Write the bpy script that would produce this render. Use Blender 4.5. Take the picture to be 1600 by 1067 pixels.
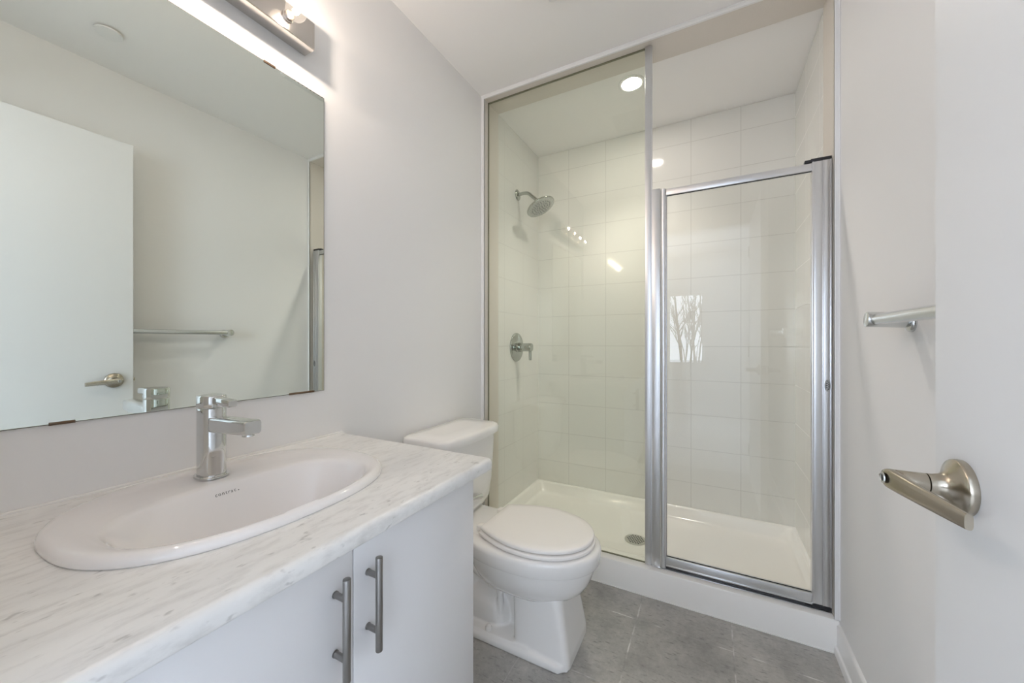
import bpy, bmesh, math, random
from mathutils import Vector, Matrix, noise
from mathutils.bvhtree import BVHTree

for o in list(bpy.data.objects):
    bpy.data.objects.remove(o, do_unlink=True)
S = bpy.context.scene
C = S.collection
R = math.radians
PI = math.pi

# ------------------------------------------------------------------ camera
cam = bpy.data.cameras.new('camera')
cam.sensor_width = 36.0
cam.lens = 584.5178 / 1600 * 36
cam.clip_start = 0.01
camo = bpy.data.objects.new('camera', cam)
C.objects.link(camo)
camo.location = (1.0976, -1.716, 1.1115)
camo.rotation_euler = (R(90), 0, R(27.9125))
S.camera = camo

# ------------------------------------------------------------------ light, exposure
W = bpy.data.worlds.new('overcast_sky')
S.world = W
W.use_nodes = True
bg = W.node_tree.nodes['Background']
bg.inputs[0].default_value = (0.77, 0.865, 1.0, 1)
bg.inputs[1].default_value = 7.3

S.view_settings.view_transform = 'Standard'
S.view_settings.look = 'None'
S.view_settings.gamma = 1.0
S.view_settings.exposure = -0.05
S.view_settings.use_curve_mapping = False
try:
    S.cycles.use_denoising = True
    S.cycles.max_bounces = 16
    S.cycles.diffuse_bounces = 8
    S.cycles.glossy_bounces = 8
    S.cycles.transparent_max_bounces = 24
    S.cycles.sample_clamp_indirect = 6.0
    S.cycles.caustics_reflective = False
    S.cycles.caustics_refractive = False
except Exception:
    pass

# area lamps added in two invented, unseen windows of the bedroom's far wall
BULB_E, POT_E, POT_W = 1720.0, 140.0, 35.0
for dx, dw, DAY_W in ((-0.42, 0.96, 30.0), (2.25, 0.80, 4.0)):
    al = bpy.data.lights.new('added_daylight', 'AREA')
    al.shape = 'RECTANGLE'
    al.size, al.size_y = dw, 1.4
    al.energy = DAY_W
    al.color = (0.76, 0.855, 1.0)
    alo = bpy.data.objects.new('added_daylight', al)
    C.objects.link(alo)
    alo.location = (dx, -4.68, 1.50)
    alo.rotation_euler = (R(90), 0, 0)          # shines towards +y, into the bedroom

# ------------------------------------------------------------------ materials
def mat(name, color=(0.8, 0.8, 0.8), rough=0.5, metal=0.0, spec=0.5, coat=0.0, emit=None, estr=0.0):
    m = bpy.data.materials.new(name)
    m.use_nodes = True
    b = m.node_tree.nodes['Principled BSDF']
    b.inputs['Base Color'].default_value = (*color, 1)
    b.inputs['Roughness'].default_value = rough
    b.inputs['Metallic'].default_value = metal
    b.inputs['Specular IOR Level'].default_value = spec
    b.inputs['Coat Weight'].default_value = coat
    b.inputs['Coat Roughness'].default_value = 0.04
    if emit:
        b.inputs['Emission Color'].default_value = (*emit, 1)
        b.inputs['Emission Strength'].default_value = estr
    return m

class NT:
    def __init__(s, m):
        s.t = m.node_tree
        s.b = s.t.nodes['Principled BSDF']
    def n(s, typ, **kw):
        x = s.t.nodes.new(typ)
        for k, v in kw.items():
            setattr(x, k, v)
        return x
    def l(s, a, b):
        s.t.links.new(a, b)
    def math(s, op, a, b=None, c=None, clamp=False):
        x = s.n('ShaderNodeMath', operation=op)
        x.use_clamp = clamp
        for i, v in enumerate((a, b, c)):
            if v is None:
                continue
            if isinstance(v, (int, float)):
                x.inputs[i].default_value = v
            else:
                s.l(v, x.inputs[i])
        return x.outputs[0]
    def mixc(s, f, a, b):
        x = s.n('ShaderNodeMix', data_type='RGBA')
        for sock, v in ((x.inputs[0], f), (x.inputs[6], a), (x.inputs[7], b)):
            if isinstance(v, (int, float)):
                sock.default_value = v
            elif isinstance(v, tuple):
                sock.default_value = (*v, 1)
            else:
                s.l(v, sock)
        return x.outputs[2]
    def ramp(s, f, stops):
        x = s.n('ShaderNodeValToRGB')
        e = x.color_ramp.elements
        while len(e) < len(stops):
            e.new(0.5)
        for el, (p, c) in zip(e, stops):
            el.position = p
            el.color = (*c, 1) if isinstance(c, tuple) else (c, c, c, 1)
        s.l(f, x.inputs[0])
        return x.outputs[0]
    def pos(s):
        g = s.n('ShaderNodeNewGeometry')
        return g.outputs['Position']
    def sep(s, v):
        x = s.n('ShaderNodeSeparateXYZ')
        s.l(v, x.inputs[0])
        return x.outputs
    def noise(s, vec, scale, detail=4, rough=0.5, scl=None):
        x = s.n('ShaderNodeTexNoise')
        x.inputs['Scale'].default_value = scale
        x.inputs['Detail'].default_value = detail
        x.inputs['Roughness'].default_value = rough
        if scl:
            mp = s.n('ShaderNodeMapping')
            mp.inputs['Scale'].default_value = scl[0]
            mp.inputs['Rotation'].default_value = scl[1]
            s.l(vec, mp.inputs['Vector'])
            vec = mp.outputs[0]
        s.l(vec, x.inputs['Vector'])
        return x.outputs[0]
    def bump(s, h, strength, dist):
        x = s.n('ShaderNodeBump')
        x.inputs['Strength'].default_value = strength
        x.inputs['Distance'].default_value = dist
        s.l(h, x.inputs['Height'])
        s.l(x.outputs[0], s.b.inputs['Normal'])

def grout_mask(k, a, off, size, half):
    """1 on a grout line of the grid a = off + n*size, 0 on the tile, soft edged"""
    f = k.math('DIVIDE', k.math('SUBTRACT', a, off), size)
    d = k.math('ABSOLUTE', k.math('SUBTRACT', f, k.math('ROUND', f)))
    d = k.math('MULTIPLY', d, size)
    return k.math('SUBTRACT', 1.0, k.math('DIVIDE', d, half), clamp=True)

def wall_paint(name, color, grain=0.0):
    m = mat(name, color, 0.55, spec=0.3)
    k = NT(m)
    h = k.noise(k.pos(), 260 if not grain else 420, 3)
    k.bump(h, 0.06 if not grain else grain, 0.002)
    return m

M_WALL = wall_paint('white_wall_paint', (0.84, 0.835, 0.832))
M_CEIL = wall_paint('white_ceiling_paint', (0.90, 0.89, 0.88))
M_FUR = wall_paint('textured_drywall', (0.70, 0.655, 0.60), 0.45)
M_TRIM = mat('white_trim_paint', (0.83, 0.83, 0.825), 0.35)
M_DOOR = mat('white_door_paint', (0.80, 0.80, 0.80), 0.40)
M_CAB = mat('white_laminate', (0.79, 0.79, 0.80), 0.33)
M_PORC = mat('white_porcelain', (0.87, 0.86, 0.845), 0.08, coat=0.4)
M_SEAT = mat('white_seat_plastic', (0.91, 0.885, 0.855), 0.25)
M_SINK = mat('white_sink_china', (0.88, 0.86, 0.85), 0.08, coat=0.4)
M_PAN = mat('white_acrylic', (0.92, 0.91, 0.885), 0.16, coat=0.2)
M_CHROME = mat('chrome', (0.66, 0.67, 0.665), 0.05, 1.0)
M_CHROME_G = mat('shower_chrome', (0.46, 0.48, 0.45), 0.05, 1.0)
M_SATIN = mat('satin_chrome', (0.70, 0.72, 0.72), 0.18, 1.0)
M_ALU = mat('bright_aluminium', (0.76, 0.77, 0.79), 0.33, 1.0)
M_STEEL = mat('brushed_steel', (0.30, 0.29, 0.28), 0.30, 1.0)
M_NICKEL = mat('satin_nickel', (0.48, 0.435, 0.36), 0.24, 1.0)
M_PLATE = mat('brushed_nickel_plate', (0.62, 0.59, 0.56), 0.16, 1.0)
M_BLACK = mat('black_rubber', (0.012, 0.012, 0.016), 0.5)
M_DARK = mat('dark_hole', (0.02, 0.02, 0.02), 0.6)
M_BRASS = mat('brass_screw_shell', (0.55, 0.36, 0.16), 0.3, 1.0)
M_CLIP = mat('clear_plastic_clip', (0.16, 0.10, 0.06), 0.2)
M_INK = mat('grey_print', (0.05, 0.05, 0.055), 0.5)
M_CAULK = mat('white_caulk', (0.86, 0.85, 0.83), 0.5)
M_CARPET = wall_paint('pale_carpet', (0.74, 0.73, 0.72), 0.4)
M_BED = wall_paint('bedroom_paint', (0.89, 0.89, 0.89))
M_BARK = mat('grey_bark', (0.10, 0.085, 0.075), 0.9)
M_SNOW = mat('snowy_ground', (0.75, 0.77, 0.80), 0.8)
M_WARM = mat('glowing_filament', (1, 0.9, 0.7), 0.5, emit=(1.0, 0.86, 0.755), estr=BULB_E)
M_POT = mat('glowing_lens', (1, 0.95, 0.9), 0.5, emit=(1.0, 0.925, 0.845), estr=POT_E)

def glass_material(name, tint, f0=0.04, rough=0.0, frost=0.0):
    m = bpy.data.materials.new(name)
    m.use_nodes = True
    t = m.node_tree
    t.nodes.clear()
    out = t.nodes.new('ShaderNodeOutputMaterial')
    tr = t.nodes.new('ShaderNodeBsdfTransparent')
    tr.inputs[0].default_value = (*tint, 1)
    gl = t.nodes.new('ShaderNodeBsdfGlossy')
    gl.inputs['Roughness'].default_value = rough
    gl.inputs['Color'].default_value = (1, 1, 1, 1)
    geo = t.nodes.new('ShaderNodeNewGeometry')
    dot = t.nodes.new('ShaderNodeVectorMath')
    dot.operation = 'DOT_PRODUCT'
    t.links.new(geo.outputs['Incoming'], dot.inputs[0])
    t.links.new(geo.outputs['Normal'], dot.inputs[1])
    def mth(op, a, b):
        x = t.nodes.new('ShaderNodeMath')
        x.operation = op
        for i, v in enumerate((a, b)):
            if v is None:
                continue
            if isinstance(v, (int, float)):
                x.inputs[i].default_value = v
            else:
                t.links.new(v, x.inputs[i])
        return x.outputs[0]
    c = mth('ABSOLUTE', dot.outputs['Value'], None)
    p = mth('POWER', mth('SUBTRACT', 1.0, c), 5.0)
    f = mth('ADD', mth('MULTIPLY', p, 1.0 - f0), f0)
    mx = t.nodes.new('ShaderNodeMixShader')
    t.links.new(f, mx.inputs[0])
    if frost:
        tl = t.nodes.new('ShaderNodeBsdfTranslucent')
        tl.inputs[0].default_value = (*tint, 1)
        fm = t.nodes.new('ShaderNodeMixShader')
        fm.inputs[0].default_value = frost
        t.links.new(tr.outputs[0], fm.inputs[1])
        t.links.new(tl.outputs[0], fm.inputs[2])
        t.links.new(fm.outputs[0], mx.inputs[1])
    else:
        t.links.new(tr.outputs[0], mx.inputs[1])
    t.links.new(gl.outputs[0], mx.inputs[2])
    t.links.new(mx.outputs[0], out.inputs[0])
    return m

M_GLASS = glass_material('greenish_shower_glass', (0.965, 0.98, 0.94))
M_GLASSD = glass_material('clear_door_glass', (0.985, 0.99, 0.978))
M_BULB = glass_material('clear_bulb_glass', (0.99, 0.97, 0.94), 0.05, 0.0, 0.006)
M_WGLASS = glass_material('window_glass', (0.99, 0.99, 0.99), 0.03)

M_MIRROR = mat('silvered_glass', (0.865, 0.915, 0.855), 0.0, 1.0)

# glossy 8x10 inch wall tile, stacked; the grid runs over (x or y) and z
def tile_mat(name, axis, off):
    m = mat(name, (0.80, 0.795, 0.77), 0.07, coat=0.0, spec=0.5)
    k = NT(m)
    p = k.sep(k.pos())
    g = k.math('MAXIMUM', grout_mask(k, p[axis], off, 0.2545, 0.0022),
               grout_mask(k, p[2], 0.472, 0.2035, 0.0022))
    col = k.mixc(g, (0.80, 0.795, 0.765), (0.56, 0.55, 0.52))
    k.l(col, k.b.inputs['Base Color'])
    k.l(k.math('ADD', k.math('MULTIPLY', g, 0.5), 0.07), k.b.inputs['Roughness'])
    w = k.noise(k.pos(), 3.2, 1)
    h = k.math('SUBTRACT', k.math('MULTIPLY', w, 0.35), k.math('MULTIPLY', g, 0.5))
    k.bump(h, 0.35, 0.0022)
    return m
M_TILEX = tile_mat('white_glossy_tile_back', 0, 0.4875)
M_TILEY = tile_mat('white_glossy_tile_side', 1, 0.762)

# dark slate-look floor tile, 13 inch grid
def floor_mat():
    m = mat('grey_slate_tile', (0.15, 0.145, 0.135), 0.42)
    k = NT(m)
    pos = k.pos()
    p = k.sep(pos)
    wob = k.math('MULTIPLY', k.math('SUBTRACT', k.noise(pos, 9, 2), 0.5), 0.006)
    gx = grout_mask(k, k.math('ADD', p[0], wob), 0.837, 0.335, 0.0035)
    gy = grout_mask(k, k.math('ADD', p[1], wob), -0.160, 0.343, 0.0035)
    g = k.math('MAXIMUM', gx, gy)
    n1 = k.noise(pos, 7, 6, 0.65)
    n2 = k.noise(pos, 60, 5, 0.7)
    n3 = k.noise(pos, 30, 4, 0.6, ((1, 3.5, 1), (0, 0, 0.5)))
    base = k.ramp(n1, [(0.28, (0.31, 0.30, 0.285)), (0.5, (0.42, 0.41, 0.39)), (0.74, (0.53, 0.51, 0.48))])
    spot = k.ramp(n3, [(0.57, 0.0), (0.70, 1.0)])
    base = k.mixc(k.math('MULTIPLY', spot, 0.70), base, (0.17, 0.165, 0.155))
    fine = k.ramp(n2, [(0.3, 0.8), (0.7, 1.15)])
    mul = k.n('ShaderNodeMix', data_type='RGBA', blend_type='MULTIPLY')
    mul.inputs[0].default_value = 0.7
    k.l(base, mul.inputs[6]); k.l(fine, mul.inputs[7])
    gn = k.ramp(k.noise(pos, 14, 3), [(0.36, (0.30, 0.295, 0.285)), (0.50, (0.48, 0.47, 0.455)), (0.66, (0.85, 0.84, 0.81))])
    col = k.mixc(g, mul.outputs[2], gn)
    k.l(col, k.b.inputs['Base Color'])
    h = k.math('SUBTRACT', k.math('ADD', k.math('MULTIPLY', n1, 0.8), k.math('MULTIPLY', n2, 0.25)), k.math('MULTIPLY', g, 0.5))
    k.bump(h, 0.35, 0.006)
    return m
M_FLOOR = floor_mat()

def marble_mat():
    m = mat('grey_flecked_marble_laminate', (0.78, 0.77, 0.74), 0.30)
    k = NT(m)
    pos = k.pos()
    fl = k.noise(pos, 34, 5, 0.66, ((1.9, 0.50, 1.2), (0, 0, R(-22))))
    cl = k.noise(pos, 4.5, 3, 0.5, ((1.6, 0.5, 1), (0, 0, R(-28))))
    sp = k.noise(pos, 75, 2, 0.5, ((1.3, 0.55, 1), (0, 0, R(-22))))
    base = k.ramp(cl, [(0.30, (0.72, 0.72, 0.715)), (0.62, (0.86, 0.855, 0.835))])
    f = k.ramp(fl, [(0.48, 0.0), (0.70, 1.0)])
    col = k.mixc(k.math('MULTIPLY', f, 0.38), base, (0.47, 0.46, 0.44))
    s2 = k.ramp(sp, [(0.66, 0.0), (0.76, 1.0)])
    col = k.mixc(k.math('MULTIPLY', s2, 0.5), col, (0.33, 0.325, 0.31))
    k.l(col, k.b.inputs['Base Color'])
    return m
M_MARBLE = marble_mat()

# ------------------------------------------------------------------ builders
ORG = {}

def tag(o, label=None, cat=None, group=None, kind=None):
    if label: o['label'] = label
    if cat: o['category'] = cat
    if group: o['group'] = group
    if kind: o['kind'] = kind
    return o

def thing(name, label, cat, loc, group=None):
    o = bpy.data.objects.new(name, None)
    o.empty_display_size = 0.05
    o.location = loc
    C.objects.link(o)
    ORG[o.name] = Vector(loc)
    return tag(o, label, cat, group)

def obj(name, bm, m, parent=None, origin=None, smooth=True, angle=35, mats=None):
    """bm holds world coordinates"""
    org = ORG[parent.name] if parent else Vector(origin or (0, 0, 0))
    bmesh.ops.translate(bm, verts=bm.verts, vec=-org)
    bmesh.ops.recalc_face_normals(bm, faces=bm.faces)
    me = bpy.data.meshes.new(name)
    if smooth:
        for e in bm.edges:
            if len(e.link_faces) == 2 and e.calc_face_angle(0) > R(angle):
                e.smooth = False
        for f in bm.faces:
            f.smooth = True
    bm.to_mesh(me)
    bm.free()
    for mm in (mats or [m]):
        me.materials.append(mm)
    o = bpy.data.objects.new(name, me)
    C.objects.link(o)
    if parent:
        o.parent = parent
    else:
        o.location = org
    ORG[o.name] = org
    return o

def B():
    return bmesh.new()

def box(bm, x0, x1, y0, y1, z0, z1, bev=0.0, seg=2, mi=0):
    vs = [bm.verts.new((x, y, z)) for x in (x0, x1) for y in (y0, y1) for z in (z0, z1)]
    q = [(0, 1, 3, 2), (4, 6, 7, 5), (0, 4, 5, 1), (2, 3, 7, 6), (0, 2, 6, 4), (1, 5, 7, 3)]
    fs = [bm.faces.new([vs[i] for i in f]) for f in q]
    for f in fs:
        f.material_index = mi
    if bev > 0:
        es = list({e for f in fs for e in f.edges})
        bmesh.ops.bevel(bm, geom=es, offset=bev, segments=seg, profile=0.5, affect='EDGES', clamp_overlap=True)
    return bm

def loft(bm, rings, cap0=True, cap1=True, closed=False, mi=0):
    vr = [[bm.verts.new(p) for p in r] for r in rings]
    n = len(vr[0])
    pairs = list(zip(vr[:-1], vr[1:]))
    if closed:
        pairs.append((vr[-1], vr[0]))
    for a, b in pairs:
        for i in range(n):
            j = (i + 1) % n
            f = bm.faces.new((a[i], a[j], b[j], b[i]))
            f.material_index = mi
    if not closed:
        if cap0:
            f = bm.faces.new(vr[0][::-1]); f.material_index = mi
        if cap1:
            f = bm.faces.new(vr[-1]); f.material_index = mi
    return bm

def frame(d):
    d = Vector(d).normalized()
    up = Vector((0, 0, 1)) if abs(d.z) < 0.9 else Vector((1, 0, 0))
    u = d.cross(up).normalized()
    v = u.cross(d).normalized()
    return d, u, v

def lathe(bm, o, d, prof, n=32, mi=0):
    """prof: (distance along d, radius)"""
    o = Vector(o)
    d, u, v = frame(d)
    rings = [[o + d * h + (u * math.cos(2 * PI * i / n) + v * math.sin(2 * PI * i / n)) * max(r, 1e-5) for i in range(n)] for h, r in prof]
    return loft(bm, rings, mi=mi)

def rod(bm, a, b, r, n=24, bev=0.0, mi=0):
    a, b = Vector(a), Vector(b)
    L = (b - a).length
    if bev > 0:
        pr = [(0, r - bev), (bev * .3, r - bev * .3), (bev, r), (L - bev, r), (L - bev * .3, r - bev * .3), (L, r - bev)]
    else:
        pr = [(0, r), (L, r)]
    return lathe(bm, a, b - a, pr, n, mi)

def tube(bm, pts, r, n=20, mi=0):
    pts = [Vector(p) for p in pts]
    rr = r if isinstance(r, (list, tuple)) else [r] * len(pts)
    rings = []
    ref = None
    for i, p in enumerate(pts):
        d = (pts[min(i + 1, len(pts) - 1)] - pts[max(i - 1, 0)]).normalized()
        if ref is None:
            _, ref, _ = frame(d)
        u = (ref - d * ref.dot(d)).normalized()
        v = d.cross(u)
        ref = u
        rings.append([p + (u * math.cos(2 * PI * k / n) + v * math.sin(2 * PI * k / n)) * rr[i] for k in range(n)])
    return loft(bm, rings, mi=mi)

def spline(ctrl, n):
    P = [Vector(c) for c in ctrl]
    P = [P[0] * 2 - P[1]] + P + [P[-1] * 2 - P[-2]]
    out = []
    for i in range(1, len(P) - 2):
        for k in range(n):
            t = k / n
            a, b, c, d = P[i - 1], P[i], P[i + 1], P[i + 2]
            out.append(0.5 * ((2 * b) + (c - a) * t + (2 * a - 5 * b + 4 * c - d) * t * t + (3 * b - a - 3 * c + d) * t ** 3))
    out.append(P[-2])
    return out

def spow(c, e):
    return math.copysign(abs(c) ** e, c)

def oval(cx, cy, z, rx, ry, e=2.0, n=48, rxb=None, eb=None):
    """super-ellipse ring; rxb/eb: half size and exponent on the -x side"""
    r = []
    for i in range(n):
        t = 2 * PI * i / n
        c, s = math.cos(t), math.sin(t)
        ee, xx = (e, rx) if c >= 0 else (eb or e, rxb if rxb is not None else rx)
        r.append(Vector((cx + xx * spow(c, 2 / ee), cy + ry * spow(s, 2 / ee), z)))
    return r

def rrect(x0, x1, y0, y1, z, r, n=6):
    out = []
    for cx, cy, a0 in ((x1 - r, y1 - r, 0), (x0 + r, y1 - r, 90), (x0 + r, y0 + r, 180), (x1 - r, y0 + r, 270)):
        for k in range(n + 1):
            a = R(a0 + 90 * k / n)
            out.append(Vector((cx + r * math.cos(a), cy + r * math.sin(a), z)))
    return out

def struct(name, bm, m, smooth=False, mats=None, parent=None):
    o = obj(name, bm, m, parent, smooth=smooth, mats=mats)
    if not parent:
        o['kind'] = 'structure'
    return o

def text_mesh(body, size, extrude=0.0, spacing=1.0):
    cu = bpy.data.curves.new('lettering_curve', 'FONT')
    cu.body = body
    cu.size = size
    cu.extrude = extrude
    cu.align_x = 'CENTER'
    cu.align_y = 'CENTER'
    cu.space_character = spacing
    cu.resolution_u = 3
    o = bpy.data.objects.new('lettering_source', cu)
    C.objects.link(o)
    dg = bpy.context.evaluated_depsgraph_get()
    me = bpy.data.meshes.new_from_object(o.evaluated_get(dg))
    bm = bmesh.new()
    bm.from_mesh(me)
    bpy.data.objects.remove(o, do_unlink=True)
    bpy.data.curves.remove(cu)
    bpy.data.meshes.remove(me)
    return bm

# ================================================================== SETTING
XW, YB, H, YN = 1.505, 0.762, 2.44, -1.76       # right wall, shower back wall, ceiling, doorway wall
T = 0.12
struct('floor', box(B(), -0.1, XW + 0.1, YN - T, YB + 0.1, -0.1, 0.0), M_FLOOR)
struct('ceiling', box(B(), -0.1, XW + 0.1, YN - T, YB + 0.1, H, H + 0.1), M_CEIL)
struct('wall_left', box(B(), -T, 0.0, YN - T, YB + T, 0.0, H), M_WALL)
struct('wall_right', box(B(), XW, XW + T, YN - T, YB + T, 0.0, H), M_WALL)
struct('wall_back', box(B(), 0.0, XW, YB, YB + T, 0.0, H), M_WALL)
DX0, DX1, DZ = 0.600, 1.395, 2.065
b = B()
box(b, 0.0, DX0, YN - T, YN, 0.0, H)
box(b, DX1, XW, YN - T, YN, 0.0, H)
box(b, DX0, DX1, YN - T, YN, DZ, H)
struct('wall_front', b, M_WALL)
# casing round the doorway
b = B()
for y0, y1 in ((YN, YN + 0.014), (YN - T - 0.014, YN - T)):
    box(b, DX0 - 0.065, DX0 - 0.002, y0, y1, 0.0, DZ + 0.065, 0.003)
    box(b, DX1 + 0.002, DX1 + 0.065, y0, y1, 0.0, DZ + 0.065, 0.003)
    box(b, DX0 - 0.065, DX1 + 0.065, y0, y1, DZ + 0.002, DZ + 0.065, 0.003)
struct('trim_1', b, M_TRIM)
# tiled surround inside the shower
b = B(); box(b, 0.0, 0.003, 0.150, YB, 0.105, H - 0.001); struct('wall_shower_left', b, M_TILEY)
b = B(); box(b, XW - 0.006, XW - 0.001, 0.150, YB, 0.105, H - 0.001); struct('wall_shower_right', b, M_TILEY)
b = B(); box(b, 0.003, XW - 0.006, YB - 0.005, YB, 0.105, H - 0.001); struct('wall_shower_back', b, M_TILEX)
# built-out drywall return framing the shower opening, with its corner bead
FX0, FX1, FZ = 0.017, 1.490, 2.423
b = B()
box(b, 0.0, FX0, 0.0, 0.155, 0.122, H)
box(b, FX1, XW, 0.0, 0.155, 0.122, H)
box(b, FX0, FX1, 0.0, 0.155, FZ, H)
struct('trim_2', b, M_FUR)
b = B()
for x0, x1, x2, x3 in ((0.0, 0.0045, 0.0125, FX0 + 0.0015), (FX1 - 0.0015, FX1 + 0.003, XW - 0.0045, XW)):
    box(b, x0, x1, -0.004, 0.004, 0.122, H, 0.001)
    box(b, x2, x3, -0.003, 0.006, 0.122, FZ, 0.001)
    box(b, x0, x3, -0.0015, 0.003, 0.122, H)
box(b, 0.0, XW, -0.004, 0.004, H - 0.0045, H, 0.001)
box(b, FX0, FX1, -0.003, 0.006, FZ - 0.0015, FZ + 0.0045, 0.001)
box(b, FX0, FX1, -0.0015, 0.003, FZ, H)
struct('trim_3', b, M_TRIM)
# baseboards: a square board with a small shoe moulding in front
def baseboard(name, xw, sx, y0, y1):
    b = B()
    rings = []
    prof = [(0, 0), (0.017, 0), (0.017, 0.022), (0.015, 0.0275), (0.0095, 0.0305), (0.0095, 0.098), (0.0075, 0.1035), (0.003, 0.107), (0, 0.108)]
    for y in (y0, y1):
        rings.append([Vector((xw + sx * px, y, pz)) for px, pz in prof])
    loft(b, rings)
    return struct(name, b, M_TRIM, True)
baseboard('baseboard_right', XW, -1, YN + 0.02, 0.0)
baseboard('baseboard_left', 0.0, 1, -0.900, 0.0)

# bedroom behind the doorway: seen only in reflections, and it brings the daylight
BX0, BX1, BY0 = -1.0, 2.7, -4.60
YO = YN - T
struct('floor_bedroom', box(B(), BX0, BX1, BY0, YO, -0.1, 0.0), M_CARPET)
struct('ceiling_bedroom', box(B(), BX0, BX1, BY0, YO, H, H + 0.1), M_BED)
struct('wall_bedroom_right', box(B(), BX1, BX1 + T, BY0 - T, YO, 0.0, H), M_BED)
struct('wall_bedroom_left', box(B(), BX0 - T, BX0, BY0 - T, YO, 0.0, H), M_BED)
b = B()
box(b, BX0, -T, YO, YO + T, 0.0, H); box(b, XW + T, BX1, YO, YO + T, 0.0, H)
struct('wall_bedroom_near', b, M_BED)
w1 = (0.50, 1.02, 0.755, 1.86)
b = B()
w2, w3 = (-0.90, 0.06, 0.80, 2.20), (1.85, 2.65, 0.80, 2.20)  # side openings are invented, out of view, to let in more light
xs = [BX0, w2[0], w2[1], w1[0], w1[1], w3[0], w3[1], BX1]
for q in range(0, 8, 2):
    box(b, xs[q], xs[q + 1], BY0 - T, BY0, 0.0, H)
for w_ in (w1, w2, w3):
    box(b, w_[0], w_[1], BY0 - T, BY0, 0.0, w_[2]); box(b, w_[0], w_[1], BY0 - T, BY0, w_[3], H)
struct('wall_bedroom_far', b, M_BED)
b = B()
for x0, x1, z0, z1 in ((w1[0] - .06, w1[0], w1[2] - .06, w1[3] + .06), (w1[1], w1[1] + .06, w1[2] - .06, w1[3] + .06),
                       (w1[0] - .06, w1[1] + .06, w1[3], w1[3] + .07), (w1[0] - .08, w1[1] + .08, w1[2] - .05, w1[2])):
    box(b, x0, x1, BY0, BY0 + 0.02, z0, z1, 0.003)
for x0, x1, z0, z1 in ((w1[0], w1[0] + .03, w1[2], w1[3]), (w1[1] - .03, w1[1], w1[2], w1[3]), (w1[0], w1[1], w1[3] - .03, w1[3]), (w1[0], w1[1], w1[2], w1[2] + .03)):
    box(b, x0, x1, BY0 - 0.07, BY0 - 0.03, z0, z1)
win = struct('window_1', b, M_TRIM)
obj('window_pane', box(B(), w1[0] + .03, w1[1] - .03, BY0 - 0.052, BY0 - 0.048, w1[2] + .03, w1[3] - .03), M_WGLASS, win, smooth=False)
# ground and bare trees outside that window
struct('ground_outside', box(B(), -30, 30, -45, BY0 - T - 0.3, -1.1, -1.0), M_SNOW)
rnd = random.Random(7)
def bare_tree(x, y, h, label):
    b = B()
    def limb(p, d, L, r, depth):
        pts = [p]
        q = Vector(p); dd = Vector(d)
        k = 5
        for i in range(k):
            dd = (dd + Vector((rnd.uniform(-.16, .16), rnd.uniform(-.16, .16), rnd.uniform(-.02, .12)))).normalized()
            q = q + dd * L / k
            pts.append(q.copy())
        tube(b, pts, [r * (1 - .62 * i / k) for i in range(k + 1)], 5 if depth else 8)
        if depth < 2:
            for j in range(22 if depth == 0 else 5):
                t = rnd.uniform(0.3, 1.0)
                i = min(int(t * k), k - 1)
                a = rnd.uniform(0, 2 * PI)
                nd = (dd * 0.7 + Vector((math.cos(a), math.sin(a), 0.5)) * 0.7).normalized()
                limb(pts[i].lerp(pts[i + 1], t * k - i), nd, L * rnd.uniform(.10, .20), r * 0.42, depth + 1)
    limb(Vector((x, y, -1.0)), Vector((0, 0, 1)), h, 0.050, 0)
    o = obj('bare_tree', b, M_BARK, origin=(x, y, -1.0))
    tag(o, label, 'tree', 'bare winter trees outside the window')
    return o
for i in range(18):
    yy = -13.0 - 1.9 * i
    s = (yy + 1.716) / (-2.9)
    xx = 1.08 - 0.115 * s + (-0.075, 0.06, -0.02, 0.085, -0.05, 0.025)[i % 6] * s
    bare_tree(xx, yy, rnd.uniform(5.0, 9.5), 'thin bare winter tree outside the window, reflected in the shower door glass')

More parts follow.
